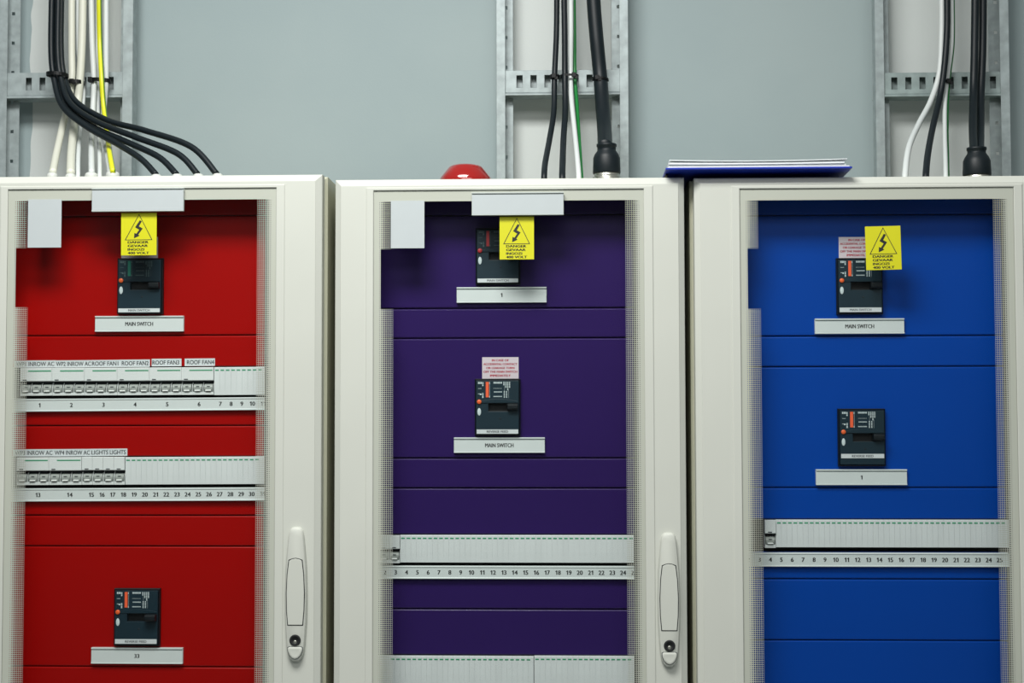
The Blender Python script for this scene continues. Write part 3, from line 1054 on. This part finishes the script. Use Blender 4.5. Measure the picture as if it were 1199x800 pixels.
def gland(px, py, half, ztop_roof, label, Y=GY, big=None):
    """small white gland standing on a cabinet roof; its cap just shows over the edge"""
    zt = P(px, py, Y).z
    x = P(px, py, Y).x
    t = thing('cable_gland', label, 'cable gland', (x, Y, ztop_roof), 'white cable glands on the cabinet roofs')
    h = zt - ztop_roof
    r = half * pxm(Y)
    MB().lathe(0, 0, [(r * 1.25, 0.0), (r * 1.25, h * .35)], 6).build('hex_nut', M['gland_white'], t)
    MB().lathe(0, 0, [(r, h * .35), (r, h * .82), (r * .9, h * .93), (r * .62, h)], 24).build('cap', M['gland_white'], t)
    return h


# -- left: four black cables in a bundle
YB = 0.335
YF_ = [.318, .315, .309, .281, .238, .196, .160, GY]            # two cables in front, two behind
YB_ = [.3305, .3275, .3215, .2935, .250, .204, .164, GY]


def lay(xy, ys):
    return [(a, b_, y) for (a, b_), y in zip(xy, ys)]


left_black = [
    (lay([(60.6, 0), (60, 60), (63.5, 93), (73, 124), (100, 147.5), (140, 170), (166, 187), (182.5, 204.5)], YF_),
     'lowest black cable sweeping to the first right-hand gland on the red cabinet'),
    (lay([(64, 0), (63.4, 60), (67.5, 93), (78, 124.5), (108, 148), (150, 167), (186, 184), (206.5, 204)], YB_),
     'black cable sweeping to the second right-hand gland on the red cabinet'),
    (lay([(68.2, 0), (67.6, 60), (71.6, 93), (82.5, 121), (113, 142.5), (160, 161), (208, 180), (231, 203.8)], YF_),
     'black cable sweeping to the third right-hand gland on the red cabinet'),
    (lay([(71.8, 0), (71.4, 60), (76, 93), (89, 119), (126, 141), (170, 153), (224, 172), (253.5, 203.6)], YB_),
     'uppermost black cable sweeping to the last gland on the red cabinet'),
]
gl_px = [(183.2, 204.6), (207.6, 204.2), (232.3, 203.9), (255.0, 203.7)]
ordn = ['first', 'second', 'third', 'fourth']
for i, (pth, lab) in enumerate(left_black):
    cable(pth, 3.55, M['black'], lab, group='black cables bundled above the red cabinet')
    gland(gl_px[i][0], gl_px[i][1] - .3, 6.2, Z1, 'white gland holding the %s sweeping black cable from the left' % ordn[i])

# -- left: white cables
YW = 0.355
cable([(84, 0, YW), (84, 60, YW), (84.3, 90, YW - .002), (81, 118, YW - .004), (74, 145, .325), (66, 180, .225), (61.8, 202, GY)], 4.1, M['cable_ivory'], 'ivory cable nearest the black bundle, slanting left to its gland')
cable([(97, 0, YW), (96, 50, YW), (93.6, 95, YW - .002), (91, 120, YW - .004), (86.5, 150, .318), (83.5, 180, .225), (82.8, 203, GY)], 4.6, M['cable_ivory'], 'second ivory cable, thicker, dropping to the second white gland')
cable([(91.5, 0, YW + .01), (91.8, 60, YW + .016), (97.8, 105, YW + .013), (94, 150, .345), (91.8, 180, .235), (91.3, 206, .15)], 2.5, M['cable_white'], 'thin white cable showing between the two ivory cables', zend=Z1)
cable([(107, 0, YW), (108, 50, YW), (110, 95, YW), (109, 125, YW - .004), (107.5, 155, .318), (107, 180, .225), (107.3, 202, GY)], 3.3, M['cable_white'], 'white cable dropping straight to the third white gland')
cable([(114.5, 0, YW + .008), (114.0, 60, YW + .01), (114.4, 95, YW + .014), (115, 140, .352), (116.5, 180, .240), (116.8, 206, .15)], 2.4, M['cable_white'], 'slim white cable behind the yellow and green cable', zend=Z1)
cable([(124.2, 0, YW), (124.2, 60, YW), (124, 95, YW), (121.5, 130, YW - .004), (122, 155, .334), (125.6, 180, .246), (129.3, 202, GY + .018)], 3.2, M['cable_white'], 'white cable right of the yellow and green cable')
cable([(116, 0, YW - .018), (117, 50, YW - .004), (119, 90, YW - .022), (121.5, 125, YW - .024), (125.5, 155, .298), (128.6, 180, .204), (132.2, 200.5, GY - .012)], 3.0, M['cable_yellow'], 'yellow and green earth cable among the white cables', name='earth_cable')
for px, py, hf, nm_ in ((61.2, 202.6, 6.4, 'the slanting ivory cable'), (82.6, 203.6, 6.2, 'the thicker ivory cable'), (107.0, 202.2, 7.6, 'the straight white cable'),
                        (132.0, 201.0, 8.0, 'the yellow and green cable')):
    gland(px, py, hf, Z1, 'white gland holding ' + nm_)

# -- middle
YM = 0.352
cable([(652, 0, YM), (651.5, 40, YM), (649.3, 90, YM - .004), (648.5, 130, YM - .03), (644, 160, .27), (638.5, 190, .18), (637.2, 205, GY)], 3.3, M['black'], 'slim black cable bending left above the purple cabinet', zend=Z2)
cable([(660.5, 0, YM), (661.2, 40, YM), (661.5, 90, YM - .004), (661.8, 130, YM - .03), (660, 160, .27), (658.8, 190, .18), (658.4, 206, GY)], 3.5, M['black'], 'slim black cable dropping straight above the purple cabinet', zend=Z2)
cable([(668.5, 0, YM), (668.6, 40, YM), (668.2, 85, YM + .007), (669, 115, YM - .016), (673, 155, .27), (676, 185, .19), (677.6, 206, GY)], 2.9, M['cable_white'], 'white cable beside the slim black cables above the purple cabinet', zend=Z2)
cable([(672.0, 0, YM + .014), (672.6, 40, YM + .016), (673.0, 88, YM + .016), (675.5, 122, YM - .01), (677.5, 155, .292), (679.4, 185, .218), (680.6, 206, GY + .022)], 2.2, M['cable_green'], 'green earth cable behind the white one above the purple cabinet', zend=Z2, name='earth_cable')
cable([(695, 0, YM - .008), (698.5, 45, YM - .01), (703, 92, YM - .012), (705.5, 125, YM - .04), (707.5, 150, .27), (708.5, 172, .2)], 8.3, M['black'], 'thick black cable entering the boot on the purple cabinet')

# -- right
cable([(1102.8, 0, YM), (1102.6, 40, YM), (1100, 85, YM - .004), (1090, 118, YM - .02), (1076, 145, .28), (1064.5, 172, .20), (1060, 203, GY)], 3.3, M['cable_white'], 'white cable curving left above the blue cabinet', zend=Z3)
cable([(1109, 0, YM - .013), (1108.6, 40, YM - .013), (1105, 85, YM - .018), (1099.5, 118, YM - .03), (1092, 150, .27), (1086.5, 180, .19), (1084.2, 204, GY)], 3.6, M['black'], 'slim black cable curving left above the blue cabinet', zend=Z3)
cable([(1114.2, 0, YM), (1114.2, 50, YM), (1109.5, 90, YM), (1106.5, 120, YM - .02), (1106.2, 155, .27), (1107, 185, .19), (1107.4, 206, GY)], 2.5, M['cable_white'], 'thin white cable tied to the slim black one on the right', zend=Z3)
cable([(1116.2, 0, YM + .012), (1116.2, 50, YM + .012), (1111.8, 90, YM + .01), (1109.4, 120, YM - .01), (1109.0, 155, .292), (1109.6, 185, .216), (1109.9, 206, GY + .020)], 1.7, M['cable_green'], 'thin green earth cable behind the thin white one on the right', zend=Z3, name='earth_cable')
cable([(1141.8, 0, YM - .014), (1141, 60, YM - .016), (1139.8, 110, YM - .028), (1139.0, 150, .256), (1140.2, 176, .181)], 4.45, M['black'], 'left one of two thick black cables entering the boot on blue cabinet')
cable([(1151.0, 0, YM), (1150.4, 60, YM - .002), (1148.4, 110, YM - .014), (1148.0, 150, .284), (1147.6, 176, .1985)], 4.4, M['black'], 'right one of two thick black cables entering the boot on blue cabinet')


def boot(cx, top, collar0, cone0, base, rc, rb, zroof, label, Y=0.19, metal=True):
    def z(py):
        return P(cx, py, Y).z - zroof
    k = pxm(Y)
    t = thing('cable_boot', label, 'cable gland', (P(cx, base, Y).x, Y, zroof), 'black cable boots on the cabinet roofs')
    zb = z(base)
    MB().lathe(0, 0, [(rb * 1.02 * k, 0), (rb * 1.02 * k, zb - .006), (rb * .93 * k, zb - .004), (rb * .93 * k, zb + 0.001)], 24).build('metal_nut', M['steel'], t, bevel=0.0003)
    MB().lathe(0, 0, [(rb * .96 * k, zb), (rb * 1.0 * k, zb + .003), (rb * .96 * k, z(cone0 + 4)), (rb * .86 * k, z(cone0)), (rc * 1.02 * k, z(collar0 + 5)), (rc * k, z(collar0 + 4.2)),
                      (rc * k, z(top + 4)), (rc * 1.08 * k, z(top + 3.4)), (rc * 1.08 * k, z(top + .6)), (rc * .9 * k, z(top))], 28).build('rubber_boot', M['black'], t)


boot(710.4, 168.5, 172, 181, 204.0, 11.0, 16.4, Z2, 'black rubber boot with metal nut on the purple cabinet')
boot(1144.0, 172.5, 175, 185, 206.5, 10.5, 16.2, Z3, 'black rubber boot around two thick cables on the blue cabinet')


# ------------------------------------------------------------- cable ties
def tie(px0, px1, py, Y, ry, label, slope=0.0, head=None, th=1.5):
    c = P((px0 + px1) / 2, py, Y)
    k = pxm(Y)
    rx = (px1 - px0) / 2 * k
    t = thing('cable_tie', label, 'cable tie', c, 'black nylon cable ties')
    v, f = [], []
    n = 28
    hb = th * k
    for i in range(n):
        a = 2 * math.pi * i / n
        x, y = rx * math.cos(a), ry * math.sin(a)
        nx, ny = math.cos(a), math.sin(a)
        zz = slope * x
        for (dr, dzz) in ((0, -hb), (.0012, -hb), (.0012, hb), (0, hb)):
            v.append((x + nx * dr, y + ny * dr, zz + dzz))
    for i in range(n):
        j = (i + 1) % n
        for a in range(4):
            b_ = (a + 1) % 4
            f.append((i * 4 + a, j * 4 + a, j * 4 + b_, i * 4 + b_))
    MB().add(v, f, False).build('strap', M['tie'], t)
    if head is not None:
        hx = P(head, py, Y).x - c.x
        yy = -ry * math.sqrt(max(0.05, 1 - (hx / rx) ** 2))
        MB().box(hx - 2.6 * k, hx + 2.6 * k, yy - .004, yy + .001, slope * hx - 2.6 * k, slope * hx + 2.6 * k).build('head', M['tie'], t, bevel=.0006)
        MB().box(hx + 1.0 * k, hx + 4.6 * k, yy - .003, yy - .001, slope * hx - 4.2 * k, slope * hx - 1.2 * k).build('tail', M['tie'], t)
    return t


tie(55.0, 79.5, 88.0, YB - .017, .019, 'black tie around the bundle of four black cables', -0.06, None, 2.0)
tie(79.5, 98.5, 97.2, YW + .002, .016, 'black tie around the ivory cables above the red cabinet', 0.0, 87.5, 2.2)
tie(103.5, 129.5, 94.5, YW + .003, .012, 'black tie around the white cables beside the yellow one', -0.05, 107.5, 2.2)
tie(644.5, 654.2, 90.0, YM - .004, .0075, 'black tie around the left slim black cable above purple cabinet', 0.0, 648.5, 2.3)
tie(656.8, 676.5, 88.8, YM, .0095, 'black tie around the white and slim black cables, purple cabinet', 0.0, 672, 1.3)
tie(693.6, 712.2, 93.0, YM - .012, .0155, 'black tie around the thick black cable above purple cabinet', -0.08, 699, 1.3)
tie(1104.2, 1113.6, 96.0, YM, .0075, 'black tie around the thin cables above the blue cabinet', 0.0, 1109.5, 1.6)

# ------------------------------------------------------------------ beacon
YBc = 0.10
bx = P(545.2, 205, YBc).x
t = thing('warning_beacon', 'red domed beacon light on top of the purple cabinet', 'beacon light', (bx, YBc, Z2))
k = pxm(YBc)


def zbk(py):
    return P(545, py, YBc).z - Z2


MB().lathe(0, 0, [(30.6 * k, 0), (30.6 * k, .003), (30 * k, .004)], 32).build('base', M['breaker_rim'], t)
rr = [(36 * k, .012), (35.0 * k, zbk(212)), (30.0 * k, zbk(209)), (20.2 * k, zbk(196.6)), (17.5 * k, zbk(194.8)), (13.0 * k, zbk(193.8)), (4 * k, zbk(193.2)), (.2 * k, zbk(193.1))]
rr[0] = (31 * k, .004); rr[1] = (31 * k, .008)
ln = MB()
ln.lathe(0, 0, rr, 40)
ln.build('lens', M['beacon'], t)

# ------------------------------------------------------------------ folder
YF = -0.020
a, b_ = P(779.5, 197, YF), P(998.0, 198, YF)
fx0, fx1 = a.x, b_.x
zf = max(Z2, Z3) + 0.0006
o = Vector(((fx0 + fx1) / 2, 0.03, zf))
t = thing('document_folder', 'blue folder of loose papers lying across two cabinet tops', 'folder', o)
fw = (fx1 - fx0) / 2
yfr, ybk = YF - o.y, 0.15


def sheet(x0, x1, y0, y1, z, th, lift_f=0.0, bow=0.0, nx=14):
    """slightly bowed slab; lift_f raises the front, bow sags the middle"""
    m_ = MB()
    v, f = [], []
    for i in range(nx + 1):
        u = i / nx
        x = x0 + (x1 - x0) * u
        s = 1 - 4 * (u - .5) ** 2
        for (y, l) in ((y0, lift_f), (y1, 0)):
            zz = z + l - bow * s * (1 if y == y0 else 0)
            v += [(x, y, zz), (x, y, zz + th)]
    for i in range(nx):
        p_, n_ = i * 4, (i + 1) * 4
        f += [(p_, n_, n_ + 1, p_ + 1), (p_ + 1, n_ + 1, n_ + 3, p_ + 3), (p_ + 3, n_ + 3, n_ + 2, p_ + 2), (p_ + 2, n_ + 2, n_, p_)]
    f += [(0, 1, 3, 2), (nx * 4, nx * 4 + 2, nx * 4 + 3, nx * 4 + 1)]
    return m_.add(v, f)


sheet(-fw, fw, yfr, ybk, 0, 0.0032, 0.0078).build('cover', M['folder'], t, bevel=.0006)
sheet(-fw + .002, -fw + .006, yfr + .03, ybk - .02, .0029, .007).build('spine_clip', M['tie'], t, bevel=.0004)
zz = 0.0029
for i, (xl, xr, yy, thk, lf, bw) in enumerate(((.002, .004, .003, .0035, 0, 0.0), (.004, .009, .006, .0022, .0006, .0004), (.003, .012, .002, .0016, .0012, .0008),
                                             (.006, .010, .008, .0012, .0022, .0014), (.004, .007, .004, .0008, .0046, .0022))):
    sheet(-fw + xl + .002, fw - xr, yfr + yy, ybk - .01, zz + .0003, thk, lf + .0062, bw).build('papers', M['sheet'], t)
    zz += thk + .0003

# -------------------------------------------------------------------- light
w = bpy.data.worlds.new('room')
SC.world = w
w.use_nodes = True
bg = w.node_tree.nodes['Background']
wt = w.node_tree
tcw = wt.nodes.new('ShaderNodeTexCoord')
sw = wt.nodes.new('ShaderNodeSeparateXYZ')
wt.links.new(tcw.outputs['Generated'], sw.inputs[0])
mr = wt.nodes.new('ShaderNodeMapRange')
mr.inputs['From Min'].default_value = -1.0
mr.inputs['From Max'].default_value = 1.0
wt.links.new(sw.outputs['Z'], mr.inputs['Value'])
rw = wt.nodes.new('ShaderNodeValToRGB')
rw.color_ramp.elements[0].position = 0.30
rw.color_ramp.elements[0].color = (0.10, 0.11, 0.11, 1)
rw.color_ramp.elements[1].position = 0.85
rw.color_ramp.elements[1].color = (0.80, 0.86, 0.86, 1)
wt.links.new(mr.outputs[0], rw.inputs[0])
wt.links.new(rw.outputs[0], bg.inputs[0])
bg.inputs[1].default_value = 0.38


def lamp(name, loc, size, size_y, power, col, target):
    ld = bpy.data.lights.new(name, 'AREA')
    ld.shape = 'RECTANGLE'
    ld.size, ld.size_y = size, size_y
    ld.energy = power
    ld.color = col
    lo = bpy.data.objects.new(name, ld)
    lo.location = loc
    d_ = Vector(target) - Vector(loc)
    lo.rotation_euler = d_.to_track_quat('-Z', 'Y').to_euler()
    COL.objects.link(lo)
    return lo


lamp('overhead_light', (-0.42, -1.22, 3.2), 1.1, 0.6, 67, (1.0, 0.99, 0.96), (-0.40, -0.84, 0))
lamp('overhead_light', (0.3, -2.9, 3.2), 2.4, 0.8, 30, (1.0, 0.99, 0.96), (0.2, -1.4, 0))  # added fill light, no such fitting known

vs = SC.view_settings
vs.view_transform = 'Standard'
vs.look = 'None'
vs.exposure = 0.0
vs.gamma = 1.0
vs.use_curve_mapping = False
